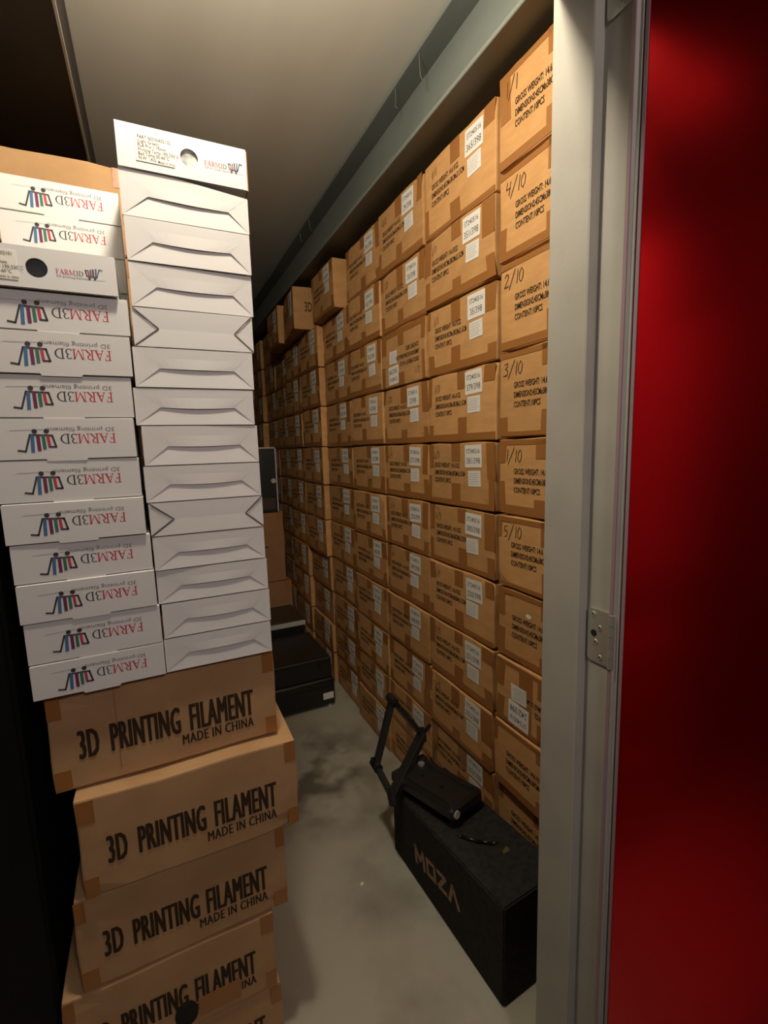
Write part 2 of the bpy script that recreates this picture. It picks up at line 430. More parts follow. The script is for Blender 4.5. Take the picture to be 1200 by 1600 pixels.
def number_label(par, x, z, num, tilt, rnd, y):
    bm = bmesh.new(); slab(bm, -.043, .043, -.036, .036, .0007)
    lb = obj('number_label', bm, LABEL, par, (x, y, z), (0, tilt, 0))
    me = text_mesh('ST240516', .0205, LINK, .004, .83, 'CENTER', 1.0)
    obj('label_text', me, None, lb, (0, -.0011, .009))
    me = text_mesh(num, .0275, LINK, .002, .80, 'CENTER', 1.0)
    obj('label_text', me, None, lb, (0, -.0011, -.024))
_small = []
def small_label(par, x, z, tilt, y):
    bm = bmesh.new(); slab(bm, -.032, .032, -.025, .025, .0007)
    lb = obj('content_label', bm, LABEL, par, (x, y, z), (0, tilt, 0))
    if not _small:
        rnd = random.Random(3); b2 = bmesh.new()
        for i in range(6):
            zz = .017-.0066*i; xx = -.027
            while xx < .022-(.012 if i % 2 else 0):
                l = rnd.uniform(.004, .011); rect(b2, xx, zz-.0009, min(xx+l, .027), zz+.0009); xx += l+.0022
        me = bpy.data.meshes.new('small_print'); b2.to_mesh(me); b2.free(); me.materials.append(LGREY); _small.append(me)
    obj('small_print', _small[0], None, lb, (0, -.0011, 0))

def tape_piece(par, x0, x1, z0, z1, y, skew=0):
    bm = bmesh.new(); slab(bm, x0, x1, z0, z1, .0006)
    for v in bm.verts:
        if abs(v.co.z-z0) < 1e-6: v.co.x += skew
    obj('packing_tape', bm, TAPE, par, (0, y, 0))

def wall_carton(Y0, Y1, X, z0, z1, label, seed, number=None, hand=None, handsize=.026, flip=False, big=False, yawd=0.0, text=True, D=.45, torn=False):
    rnd = random.Random(seed)
    W = Y1-Y0-.003; Hh = z1-z0-.003
    yw = math.radians(yawd if yawd else rnd.uniform(-.2, .2))
    r = obj('shipping_carton', carton_body(W, D, Hh, seed), CARD)
    # local x -> world -Y, local y -> world +X
    r.location = (X+D/2, (Y0+Y1)/2, z0); r.rotation_euler = (0, 0, -math.pi/2+yw)
    tag(r, label, 'carton', 'cartons stacked along the wall')
    y = -D/2-.0004
    # all front-face details hang on an inner frame so that an upside-down carton is simply turned over
    fx = -1 if flip else 1
    def P(o):
        if flip:
            o.location = (-o.location.x, o.location.y, Hh-o.location.z); o.rotation_euler = (0, o.rotation_euler.y+math.pi, 0)
    n0 = len(bpy.data.objects)
    before = set(r.children)
    tw = .050
    tx = rnd.uniform(-.02, .02)
    tape_piece(r, tx-tw/2, tx+tw/2, Hh-rnd.uniform(.045, .075), Hh-.003, y)
    tape_piece(r, tx-tw/2+rnd.uniform(-.006, .006), tx+tw/2, .004, rnd.uniform(.05, .08), y, rnd.uniform(-.004, .004))
    bh = rnd.uniform(.016, .03)
    tape_piece(r, -W/2+.006, W/2-.006, .004, bh, y+.0002)
    if rnd.random() < .75: tape_piece(r, W/2-rnd.uniform(.035, .06), W/2-.004, Hh-rnd.uniform(.05, .12), Hh-.004, y+.0001, rnd.uniform(-.008, .008))
    if rnd.random() < .75: tape_piece(r, W/2-rnd.uniform(.03, .05), W/2-.004, .004, rnd.uniform(.05, .10), y+.0001, rnd.uniform(-.01, .01))
    if rnd.random() < .75: tape_piece(r, -W/2+.004, -W/2+rnd.uniform(.02, .045), Hh-rnd.uniform(.05, .12), Hh-.004, y+.0001, rnd.uniform(-.008, .008))
    if rnd.random() < .75: tape_piece(r, -W/2+.004, -W/2+rnd.uniform(.02, .045), .004, rnd.uniform(.05, .10), y+.0001, rnd.uniform(-.008, .008))
    if big:
        tape_piece(r, .035, .085, Hh-.10, Hh-.003, y-.0002, rnd.uniform(-.004, .004)); tape_piece(r, .03, .085, .004, .09, y-.0002)
        tape_piece(r, -W/2+.004, W/2-.006, Hh-.018, Hh-.004, y)
    if text:
        tz = .62 if not big else .56
        obj('printed_text', gross_text(), None, r, (-W/2+(.045 if not big else .062)+rnd.uniform(-.004, .004), y-.0009, Hh*tz+rnd.uniform(-.006, .006)), (0, rnd.uniform(-.012, .012), 0))
    if hand:
        obj('handwriting', hand_bm(hand, handsize, .0013+.02*handsize*.9 if big else .0014), PEN, r, (-W/2+(.035 if not big else .022)+rnd.uniform(-.004, .01), y-.0012, Hh-.03-handsize), (0, rnd.uniform(-.06, .06), 0))
    if number:
        lx = W/2-.105+rnd.uniform(-.008, .008)
        t1 = rnd.uniform(-.05, .05)
        z_ = Hh-.040-rnd.uniform(.004, .014)
        number_label(r, lx, z_, number, t1, rnd, y-.0002)
        small_label(r, lx+rnd.uniform(-.012, .008), z_-.036-.025-rnd.uniform(.005, .012), rnd.uniform(-.06, .06), y-.0002)
    if torn:
        bm = bmesh.new(); poly(bm, [(-.012, 0), (-.002, .006), (.012, .003), (.010, -.006), (-.004, -.008)])
        obj('scuff', bm, LABEL, r, (-.06, y-.0008, Hh*.72))
    if flip:
        for c in r.children:
            if c not in before: P(c)
    return r

OR = ['top', 'second', 'third', 'fourth', 'fifth', 'sixth', 'seventh', 'eighth', 'ninth', 'tenth', 'bottom']
CO = ['first', 'second', 'third', 'fourth', 'fifth', 'sixth', 'seventh', 'eighth', 'ninth', 'tenth', 'eleventh', 'twelfth']
ROW = [.937, .695, .468, .243, .012, -.205, -.420, -.640, -.852, -1.064, -1.255, -1.444]
ROW0 = [.957, .722, .492, .257, .018, -.203, -.420, -.639, -.846, -1.063, -1.255, -1.444]
COLS = [(.722, 1.106), (1.117, 1.499), (1.500, 1.865), (1.867, 2.247), (2.250, 2.628), (2.635, 3.015), (3.02, 3.40), (3.405, 3.78), (3.785, 4.165), (4.17, 4.55), (4.55, 4.93), (4.94, 5.32)]
NUM = {1: ['365/398', '351/398', '35/398', '379/398', '381/398', '380/398', '250/398', '251/398', '252/398', '253/398', '254/398'],
       2: ['29/398', '30/398', '242/398', '2/398', '271/398', '270/398', '249/398', '248/398', '257/398', '255/398', '256/398']}
HND0 = ['1/1', '4/10', '2/10', '3/10', '1/10', '5/10', None, '4/8', None, None, None]
HND1 = ['1/1', '1/1', '1/1', '1/3', '2/3', '3/3', '5/5', '2/5', '3/5', None, None]
HND2 = ['2/2', '1/2', '2/1', '2/2', '2/4', '3/4', '1/4', None, None, None, None]
for ci, (Y0, Y1) in enumerate(COLS):
    rows = ROW0 if ci == 0 else ROW
    rj = random.Random(100+ci)
    zz = [z+(rj.uniform(-.004, .004) if 0 < i < 11 and ci > 2 else 0) for i, z in enumerate(rows)]
    for ri in range(11):
        X = .910+rj.uniform(-.004, .006)
        if ri > 5 and not (ci < 2 and ri > 8): X -= .003*(ri-5)*rj.random()
        yawd = 0
        y0, y1 = Y0, Y1
        if ci == 4: X = .912+rj.uniform(0, .006)
        if ci == 5 and ri < 7: X = .885+rj.uniform(-.002, .002)
        if ci == 6: X = .885+rj.uniform(-.004, .01)
        if ci >= 9: X = .880+rj.uniform(-.01, .01)
        if ci == 4 and ri == 0: X = .868; y0, y1 = 2.295, 2.655; yawd = -.5
        if ci == 5 and ri == 0: X = .812; y0, y1 = 2.755, 3.125; yawd = -5.5
        if ci == 6 and ri == 0: X = .803; y0, y1 = 3.165, 3.50; yawd = -1.0
        if ci == 7 and ri == 0: y0, y1 = 3.53, 3.78
        seed = ci*50+ri
        rn = random.Random(seed+9)
        num = NUM.get(ci, [None]*11)[ri] if ci in NUM else ('%d/398' % rn.randint(40, 348) if ci > 2 else None)
        hand = (HND0 if ci == 0 else HND1 if ci == 1 else HND2 if ci == 2 else [None]*11)[ri]
        flip = (ci == 2 and ri == 2) or (ci == 0 and ri == 7)
        if ci == 0 and ri == 7: num = '242/398'
        where = '%s carton from the top' % OR[ri] if 0 < ri < 10 else ('topmost carton' if ri == 0 else 'floor-level carton')
        lab = 'brown %s, %s wall column from the door frame' % (where, CO[ci])
        if ci == 1 and ri < 9: lab = 'carton with sticker %s, %s in the second column from the door frame' % (num, where.replace(' carton', '').replace(' from the top', ' down'))
        if ci == 2 and ri in (0, 1, 3, 4): lab = 'carton with sticker %s, %s in the third column from the door frame' % (num, where.replace(' carton', '').replace(' from the top', ' down'))
        if ci == 2 and ri == 2: lab = 'upside-down brown carton in the third wall column, stickers at its lower left'
        if ci == 0 and hand and ri not in (7,): lab = 'carton handwritten %s, %s in the column beside the door frame' % (hand, where.replace(' carton', '').replace(' from the top', ' down'))
        if ci == 0 and ri == 7: lab = 'upside-down brown carton handwritten 4/8 in the column beside the door frame'
        if ci == 4 and ri == 0: lab = 'first top-row carton pulled forward from the wall, counting from the door frame'
        if ci == 5 and ri == 0: lab = 'top-row carton jutting furthest out with its printed side and underside showing'
        if ci == 6 and ri == 0: lab = 'top-row carton jutting out just behind the furthest-jutting carton'
        c = wall_carton(y0, y1, X, H+zz[ri+1], H+zz[ri], lab, seed, num, hand, .034 if ci == 0 else .022, flip, ci == 0, yawd, torn=(ci == 0 and ri == 6), D=.44)
        if ci == 5 and ri == 0:     # printed long side turned to the room
            me = text_mesh('3D  PRINTING  FILAMENT', .075, INK, .012, .50)
            obj('printed_text', me, None, c, ((y1-y0-.003)/2+.0012, -.155, .10), (0, 0, math.pi/2))

# ------------------------------------------------------------------ brown cartons in the front stack
def front_carton(x0, x1, yf, z0, z1, label, seed, name='filament_carton', yawd=0.0, printed=True, D=.38):
    W = x1-x0; Hh = z1-z0-.002
    rnd = random.Random(seed)
    r = obj(name, carton_body(W, D, Hh, seed, bev=.004), CARD2)
    r.location = ((x0+x1)/2, yf+D/2, z0); r.rotation_euler = (0, 0, math.radians(yawd))
    tag(r, label, 'carton', 'brown filament cartons in the front stack')
    y = -D/2-.0004
    for sx in (-1, 1):
        for (a, b) in ((Hh-.05, Hh-.003), (.004, .045)):
            x_a = sx*(W/2-.004); x_b = sx*(W/2-rnd.uniform(.022, .034))
            tape_piece(r, min(x_a, x_b), max(x_a, x_b), a, b, y)
    if printed:
        for wd_, u0, u1, zf, cap in (('3D', .11, .193, .30, .059), ('PRINTING', .236, .534, .30, .059), ('FILAMENT', .573, .881, .30, .059), ('MADE IN CHINA', .534, .876, .165, .022)):
            obj('printed_text', fit_text(wd_, (u1-u0)*.428, cap, INK), None, r, (-W/2+W*u0, y-.0008, Hh*zf))
    return r
b1 = front_carton(-.225, .205, 1.015, H-.640, H-.438, 'topmost brown filament carton, directly under the white boxes', 301)
b2 = front_carton(-.192, .236, .980, H-.853, H-.642, 'second brown filament carton, jutting forward and right with a lit top edge', 302, yawd=-.4)
b3 = front_carton(-.219, .200, .992, H-1.060, H-.855, 'third brown filament carton from the top of the front stack', 303)
b4 = front_carton(-.258, .162, .992, H-1.262, H-1.062, 'fourth brown filament carton with a dark hand hole, cut off by the photo bottom', 304)
b5 = front_carton(-.245, .172, .995, 0.0, H-1.264, 'floor-level brown filament carton under the carton with the hand hole', 305)
# details: vertical crease on the first, hand hole and glossy tape on the fourth
bm = bmesh.new(); slab(bm, -.0008, .0008, .02, .195, .0005); obj('crease', bm, CARDD, b1, (-.10, -.1905, 0))
bm = bmesh.new(); disc(bm, 0, 0, .024, .032, mi=0, n=24); obj('hand_hole', bm, HOLE, b4, (.01, -.1911, .042))
bm = bmesh.new(); slab(bm, .035, .125, .018, .066, .0006); obj('glossy_tape', bm, TAPE, b4, (0, -.1908, 0))
# the tall brown column standing behind the white boxes (only its top shows)
rear = None
for k in range(7, 10):
    z0 = k*.2178
    if rear is None:
        rear = front_carton(-.455, -.012, 1.475, z0, z0+.2178, 'plain brown carton in the column hidden behind the white boxes', 311, 'filament_carton', printed=False)
        o = rear
    else:
        o = rear.copy(); COL.objects.link(o); o.location.z = z0
        for ch in rear.children:
            c = ch.copy(); COL.objects.link(c); c.parent = o
    o['group'] = 'brown cartons in the rear column'
    if k == 9: o['label'] = 'plain brown carton rising behind the upper left white boxes'

r = empty('dark_filler', (-.36, 1.72, 0)); tag(r, 'black cabinet added as shade behind the white boxes, under the plain brown cartons', 'filler')  # added black block, stands in for the darkness and carries the rear cartons
obj('filler_body', BX(-.36, .348, -.235, .25, 0, 7*.2178-.001, .004), DARKC, r)
obj('filler_front', BX(-.355, -.005, -.25, -.236, .02, 1.51, .003), DARKC, r); obj('filler_front', BX(-.001, .343, -.25, -.236, .02, 1.51, .003), DARKC, r)
r = empty('dark_filler', (-.51, 1.26, 0)); tag(r, 'black cabinet added as deep shadow at the bottom left, beside the brown cartons', 'filler')  # second added black block, fills the dark gap left of the stack
obj('filler_body', BX(-.23, .235, -.185, .20, 0, 1.40, .004), DARKC, r); obj('filler_front', BX(-.225, .23, -.20, -.186, .02, 1.39, .003), DARKC, r)
# ------------------------------------------------------------------ white filament boxes
WG = 'white filament boxes stacked on the brown cartons'
def white_body(W, D, Hh, t0=.0):
    bm = bmesh.new(); box(bm, -W/2, W/2, -D/2+t0, D/2, 0, Hh, .0012, 1); return bm

def add_logo(par, x, y, z, width, rot180):
    o = obj('printed_logo', logo_mesh(), None, par, (x, y, z), (0, math.pi if rot180 else 0, 0))
    o.scale = (width, 1, width)
    return o

def logo_box(x0, x1, yf, z0, z1, label, seed, D=.215, group=WG):
    """box whose front shows the upside-down logo and a hanging tab"""
    rnd = random.Random(seed); W = x1-x0; Hh = z1-z0-.0012
    r = obj('filament_box', white_body(W, D, Hh), WHITE)
    r.location = ((x0+x1)/2, yf+D/2, z0); r.rotation_euler = (0, 0, math.radians(rnd.uniform(-.8, .8)))
    tag(r, label, 'box', group)
    bm = bmesh.new(); a, b, c = -.030, .028, .0032
    pts = [(-W/2, 0.0008), (a-.002, .0008), (a, -c), (b, -c), (b+.002, .0008), (W/2, .0008), (W/2, Hh-.001), (-W/2, Hh-.001)]
    f0 = [bm.verts.new((p[0], -.0012, p[1])) for p in pts]; f1 = [bm.verts.new((p[0], 0, p[1])) for p in pts]
    bm.faces.new(f0); bm.faces.new(f1[::-1])
    for i in range(len(pts)):
        j = (i+1) % len(pts); bm.faces.new((f0[i], f1[i], f1[j], f0[j]))
    bmesh.ops.recalc_face_normals(bm, faces=bm.faces)
    for v in bm.verts:   # the flap springs open a little along its lower edge
        v.co.y -= 0.0
    fl = obj('front_flap', bm, WHITE, r, (0, -D/2-.0004, 0))
    add_logo(fl, W*.355, -.0014, Hh*.62, .1465, True)
    return r

def gusset_box(x0, x1, yf, z0, z1, label, seed, open_=True, D=.215, droop=0.0):
    """box whose end is closed by four folded flaps meeting in a slit"""
    rnd = random.Random(seed); W = x1-x0; Hh = z1-z0-.0008
    r = obj('filament_box', white_body(W, D, Hh, .008), WHITE)
    r.location = ((x0+x1)/2, yf+D/2, z0); r.rotation_euler = (0, 0, math.radians(rnd.uniform(-1.0, 1.0)))
    tag(r, label, 'box', WG)
    y0 = -D/2
    xl, xr = -W/2+W*.20, W/2-W*.17; zc = Hh*.48
    dep = .0007
    n = 12
    # upper flap: from the top edge down to the ridge, its free edge bowing outward
    bow = rnd.uniform(.0012, .0018) if open_ else 0.0
    sag = rnd.uniform(.0005, .003) if open_ else 0.0
    bm = bmesh.new(); top = []; mid = []; bot = []
    for i in range(n+1):
        u = i/n; b = math.sin(math.pi*u)
        top.append(bm.verts.new((-W/2+W*u, y0, Hh-.0006)))
        mid.append(bm.verts.new(((-W/2+W*u)*.5+(xl+(xr-xl)*u)*.5, y0+dep*.47-bow*.10*b, (Hh+zc)/2)))
        bot.append(bm.verts.new((xl+(xr-xl)*u, y0+dep-bow*b, zc-sag*b)))
    for i in range(n):
        bm.faces.new((mid[i], mid[i+1], top[i+1], top[i])); bm.faces.new((bot[i], bot[i+1], mid[i+1], mid[i]))
    obj('upper_flap', bm, WHITE, r, smooth=False)
    bm = bmesh.new(); top = []; bot = []
    for i in range(n+1):
        u = i/n; b = math.sin(math.pi*u)
        bot.append(bm.verts.new((-W/2+W*u, y0, .0006)))
        top.append(bm.verts.new((xl+(xr-xl)*u, y0+dep+(.0022 if open_ else 0), zc+(.001*b if open_ else 0))))
    for i in range(n): bm.faces.new((bot[i], bot[i+1], top[i+1], top[i]))
    obj('lower_flap', bm, WHITE, r)
    for s, xx in ((-1, xl), (1, xr)):
        bm = bmesh.new()
        g = .0014 if not open_ else .0
        a = bm.verts.new((s*W/2, y0+g, Hh-.0006-g*1.2)); b = bm.verts.new((s*W/2, y0+g, .0006+g*1.2)); c = bm.verts.new((xx+s*g*2, y0+dep+g*.6, zc))
        m1 = bm.verts.new((s*W/2, y0+.0003+g, zc))
        for f in ((a, m1, c), (m1, b, c)): bm.faces.new(f)
        bmesh.ops.recalc_face_normals(bm, faces=bm.faces)
        for f in bm.faces:
            f.normal_update()
        obj('side_flap', bm, WHITE, r)
    if not open_:
        for s, xx in ((-1, xl), (1, xr)):
            bm = bmesh.new()
            for zz in (Hh-.001, .001):
                va = Vector((s*W/2*.985, y0-.0003, zz)); vb = Vector((xx, y0+dep-.0008, zc)); dn = Vector((0, 0, 1)).cross((vb-va).normalized())
                o_ = Vector((0, 0, .0013))
                bm.faces.new([bm.verts.new(p) for p in (va-o_, vb-o_, vb+o_, va+o_)])
            obj('fold_gap', bm, SLIT, r)
    if droop:
        for o in [r]+list(r.children):
            for v in o.data.vertices: v.co.z -= droop*max(0, (v.co.x+W*.1)/(W*.6))*max(0, (v.co.z-Hh*.3)/(Hh*.7))
    return r

def window_box(x0, x1, yf, z0, z1, label, spool, name, yawd, lines, holepos, kraft=False, D=.215, group='white window boxes'):
    W = x1-x0; Hh = z1-z0-.001
    r = obj('window_box', white_body(W, D, Hh, .006), WHITE)
    r.location = ((x0+x1)/2, yf+D/2, z0); r.rotation_euler = (0, 0, math.radians(yawd))
    tag(r, label, 'box', group)
    y0 = -D/2; n = 32; rad = .0152; hx = -W/2+W*holepos; hz = Hh*.50
    bm = bmesh.new()
    ring = [(hx+rad*math.cos(2*math.pi*i/n), hz+rad*math.sin(2*math.pi*i/n)) for i in range(n)]
    def outer(a):
        c, s = math.cos(a), math.sin(a); k = 1e9
        if c > 1e-9: k = min(k, (W/2-hx)/c)
        if c < -1e-9: k = min(k, (-W/2-hx)/c)
        if s > 1e-9: k = min(k, (Hh-hz)/s)
        if s < -1e-9: k = min(k, -hz/s)
        return (hx+c*k, hz+s*k)
    angs = sorted(set([2*math.pi*i/n for i in range(n)] + [math.atan2(z-hz, x-hx) % (2*math.pi) for x in (-W/2, W/2) for z in (0, Hh)]))
    vi = [bm.verts.new((hx+rad*math.cos(a), y0, hz+rad*math.sin(a))) for a in angs]
    vo = [bm.verts.new((outer(a)[0], y0, outer(a)[1])) for a in angs]
    vb = [bm.verts.new((v.co.x, y0+.004, v.co.z)) for v in vi]
    ve = [bm.verts.new((v.co.x, y0+.006, v.co.z)) for v in vo]
    for i in range(len(angs)):
        j = (i+1) % len(angs)
        bm.faces.new((vi[i], vi[j], vo[j], vo[i])); bm.faces.new((vi[i], vb[i], vb[j], vi[j])); bm.faces.new((vo[i], vo[j], ve[j], ve[i]))
    bmesh.ops.recalc_face_normals(bm, faces=bm.faces)
    fp = obj('window_panel', bm, WHITE, r)
    bm = bmesh.new(); disc(bm, hx, hz, rad*1.02, y=y0+.0038, n=32)
    obj('filament_spool', bm, spool, r)
    bm = bmesh.new(); slab(bm, -.031, .031, -.0225, .0225, .0005)
    lb = obj('data_label', bm, CREAM, r, (hx-rad-.042, y0-.0004, Hh*.50))
    for i, ln in enumerate(lines):
        me = text_mesh(ln, .0078, LINK, .004, .82)
        obj('label_text', me, None, lb, (-.027, -.0009, .0145-.0068*i))
    me = text_mesh('Made in china', .0062, LINK, .004, .82); obj('label_text', me, None, lb, (.004, -.0009, -.0205))
    add_logo(r, hx+rad+.011, y0-.0004, Hh*.42, .0680, False)
    if kraft:
        bm = bmesh.new(); box(bm, W/2, W/2+.002, y0+.001, D/2, -.001, Hh-.002); obj('kraft_side', bm, CARD2, r)
    return r

# right column: measured left edge, right edge, top (left / right)
RT = [(-.013, .207, .500), (-.012, .205, .421), (-.013, .203, .345), (-.013, .201, .267), (-.017, .197, .197), (-.022, .194, .124), (-.016, .197, .054),
      (-.020, .196, -.022), (-.018, .197, -.092), (-.017, .196, -.158), (-.014, .200, -.226), (-.010, .201, -.294), (-.012, .199, -.366), (-.014, .197, -.4365)]
for i in range(13):
    xl, xr, zt_ = RT[i]; zb = RT[i+1][2]
    op = i not in (3, 8)
    lab = '%s white box with folded end flaps from the top of the right white column' % ['first', 'second', 'third', 'fourth', 'fifth', 'sixth', 'seventh', 'eighth', 'ninth', 'tenth', 'eleventh', 'twelfth', 'thirteenth'][i]
    if i == 12: lab = 'lowest white box with folded end flaps, right column, on the brown carton'
    if not op: lab = ('upper' if i == 3 else 'lower') + ' white box in the right column with flat flaps and open diagonal folds'
    gusset_box(xl, xr, 1.0+random.Random(i).uniform(-.0015, .0015), H+zb, H+zt_, lab, 400+i, op, droop=.013 if i == 0 else 0)
window_box(-.012, .208, .998, H+.5005, H+.5735, 'white window box with pale spool on top of the right white column', SPOOLC, 'w', -.4,
           ['PART NO:NX02102', '(Light Green)', 'PLA Pro: 1.75mm', 'Printing Temp 190-230°C', 'Bed Temp 50-60°C', 'N.W: 1KG'], .535, True)
# left column
LT = [(-.020, .277), (-.022, .2125), (-.026, .141), (-.027, .068), (-.026, -.004), (-.024, -.0775), (-.020, -.1495), (-.018, -.2205), (-.015, -.2925), (-.015, -.3695), (-.017, -.4365)]
for i in range(10):
    xr, zt_ = LT[i]; zb = LT[i+1][1]
    xl = xr-.2155-(.002 if i > 5 else 0)
    lab = '%s white logo box below the window box in the left white column' % ['first', 'second', 'third', 'fourth', 'fifth', 'sixth', 'seventh', 'eighth', 'ninth', 'tenth'][i]
    if i == 9: lab = 'lowest white logo box in the left white column, resting on the brown carton'
    logo_box(xl, xr, .998+random.Random(50+i).uniform(-.002, .002), H+zb, H+zt_, lab, 500+i)
window_box(-.2535, -.0335, .987, H+.2775, H+.343, 'white window box with black spool in the left white column', SPOOLK, 'w', .6,
           ['PART NO:NX02101', '(Black)', 'PLA Pro: 1.75mm', 'Printing Temp 190-230°C', 'Bed Temp 50-60°C', 'N.W: 1KG'], .478)
# second row of white boxes behind the left column
zr = [.560, .4925, .4245]
z = .4245
while z > -.40: z -= .0717; zr.append(max(z, -.4365))
zr[-1] = -.4365
for i in range(len(zr)-1):
    lab = ['upper white logo box of the pair behind the window box', 'lower white logo box of the pair, partly hidden by the window box'][i] if i < 2 else 'white box hidden in the row behind the left white column'
    logo_box(-.236, -.0215, 1.232, H+zr[i+1], H+zr[i], lab, 540+i, D=.16, group=WG if i < 2 else 'white boxes hidden behind the left column')

# ------------------------------------------------------------------ black case with copper lettering, beside the door frame
r = empty('carry_case', (.79, 1.09, 0)); tag(r, 'black case with copper lettering on the floor beside the door frame', 'case')
bm = bmesh.new()
P8 = {}
foot = [(.690, .808), (.905, .822), (.893, 1.385), (.666, 1.375)]; tops = [.293, .293, .240, .236]
lo = [bm.verts.new((x-.79, y-1.09, .001)) for x, y in foot]; hi = [bm.verts.new((x-.79, y-1.09, t)) for (x, y), t in zip(foot, tops)]
bm.faces.new(lo[::-1]); bm.faces.new(hi)
for i in range(4):
    j = (i+1) % 4; bm.faces.new((lo[i], lo[j], hi[j], hi[i]))
bmesh.ops.recalc_face_normals(bm, faces=bm.faces)
bmesh.ops.bevel(bm, geom=bm.edges[:], offset=.004, segments=2, affect='EDGES')
obj('case_body', bm, BLACKF, r)
# lettering on the long side that faces the aisle (reads from the far end towards the door)
va, vb = Vector((foot[3][0], foot[3][1], 0)), Vector((foot[0][0], foot[0][1], 0)); dirn = (vb-va).normalized()
ang = math.atan2(dirn.y, dirn.x)
bm = bmesh.new(); hM = .054
def letters(bm, s):
    wd = .0135
    stroke(bm, [(0, 0), (0, s), (.024, s*.35), (.048, s), (.048, 0)], wd, 0)
    stroke(bm, [(.070, 0.004), (.070, s-.004), (.110, s-.004), (.110, .004), (.070, .004)], wd, 0)
    stroke(bm, [(.130, s-.004), (.170, s-.004), (.130, .004), (.170, .004)], wd, 0)
    stroke(bm, [(.186, 0), (.208, s), (.230, 0)], wd, 0)
letters(bm, hM)
pos = va+dirn*.155-Vector((.79, 1.09, 0)); nrm = Vector((dirn.y, -dirn.x, 0))
if nrm.x > 0: nrm = -nrm
obj('lettering', bm, COPPER, r, pos+nrm*.0008+Vector((0, 0, .078)), Euler((0, math.radians(-9), ang), 'XYZ'))
# top handle, olive sticker
bm = bmesh.new()
pts = [(-.055, -.015, .262), (-.052, -.03, .272), (-.02, -.075, .279), (.01, -.10, .281), (.03, -.105, .272)]
for a, b in zip(pts[:-1], pts[1:]): cyl(bm, a, b, .0055, 10)
obj('handle', bm, BLACKP, r, smooth=True)
bm = bmesh.new()
for i in range(4):
    box(bm, .018+.006*i, .022+.006*i, -.165+.004*i, -.135+.003*i, .2768+.0012, .2795+.0012)
obj('sticker', bm, OLIVE, r)

# ------------------------------------------------------------------ folding monitor arm lying on the case
r = empty('mounting_arm', (.74, 1.28, .25)); tag(r, 'black metal mounting arm with a folding frame lying on the black case', 'bracket')
O = Vector((.74, 1.28, .25))
G = lambda x, y, z: Vector((x, y, z+H))-O
A_, B_, C_, D_ = G(.712, 1.455, -.920), G(.622, 1.415, -1.125), G(.826, 1.438, -1.085), G(.620, 1.285, -1.155)
for p, q, w_, nm in ((A_, B_, .028, 'frame_bar'), (A_, C_, .021, 'frame_bar'), (B_, D_, .021, 'frame_bar'), (C_, D_, .034, 'cross_bar')):
    bm = bmesh.new(); beam_bar(bm, p, q, w_, w_*.8, (0, .3, 1)); obj(nm, bm, BLACKM, r)
for p, ax in ((A_, (0, 1, .1)), (B_, (0, 1, .1)), (C_, (0.1, .3, 1)), (D_, (0, .4, .9))):
    bm = bmesh.new(); v = Vector(ax).normalized(); cyl(bm, p-v*.022, p+v*.022, .0165, 16); cyl(bm, p-v*.028, p+v*.028, .008, 10); obj('pivot', bm, BLACKM, r)
p = B_+Vector((-.004, 0, .03)); bm = bmesh.new(); cyl(bm, p, p+Vector((-.018, -.012, .012)), .004, 8); obj('thumb_screw', bm, BLACKM, r)
p = C_+Vector((.0, -.0, .0)); bm = bmesh.new(); cyl(bm, p, p+Vector((.030, -.012, .040)), .007, 8); obj('thumb_screw', bm, BLACKM, r)
# body: slotted slab with two rails and rounded near end
bm = bmesh.new()
p0, p1 = G(.735, 1.370, -1.157), G(.800, 1.108, -1.128)
beam_bar(bm, p0, p1, .150, .044, (0, 0, 1), .010)
obj('arm_body', bm, BLACKM, r)
dv = (p1-p0).normalized(); sv = dv.cross(Vector((0, 0, 1))).normalized(); uv = sv.cross(dv)
bm = bmesh.new(); beam_bar(bm, p0-sv*.05+uv*.020+dv*.03, p1-sv*.05+uv*.020-dv*.02, .022, .014, (0, 0, 1), .003)
beam_bar(bm, p0+sv*.05+uv*.020+dv*.03, p1+sv*.05+uv*.020-dv*.02, .022, .014, (0, 0, 1), .003)
obj('side_rail', bm, BLACKM, r)
bm = bmesh.new(); beam_bar(bm, p0+uv*.019+dv*.07, p0+uv*.019+dv*.20, .016, .003, (0, 0, 1), 0); obj('slot', bm, HOLE, r)
side = -1
cpt = p1-dv*.001+sv*(-.058 if False else .0)
e0 = p1+sv*(-.055)
e0 = p1+(sv*.055 if (p1+sv*.055+O).x < (p1-sv*.055+O).x else -sv*.055)
bm = bmesh.new(); cyl(bm, e0-dv*.002, e0+dv*.004, .012, 20); obj('white_end_cap', bm, mat('grey_white_plastic', (.42, .38, .33), .5), r)
for k_ in (.08, .17):
    bm = bmesh.new(); q = p0+dv*k_+uv*.0215+sv*.012; cyl(bm, q, q+uv*.005, .006, 12); obj('bolt', bm, BLACKP, r)
bm = bmesh.new(); beam_bar(bm, p0-sv*.078+uv*.01, p0+sv*.078+uv*.01, .030, .034, (0, 0, 1), .004); obj('end_bracket', bm, BLACKM, r)
bm = bmesh.new(); q = p0+dv*.03+uv*.022-sv*.03; cyl(bm, q, q+uv*.006, .012, 16); obj('bolt', bm, STAIN, r)
bm = bmesh.new(); q = p0+dv*.01+uv*.026+sv*.02; cyl(bm, q, q+sv*.04, .006, 12); obj('bolt', bm, STAIN, r)

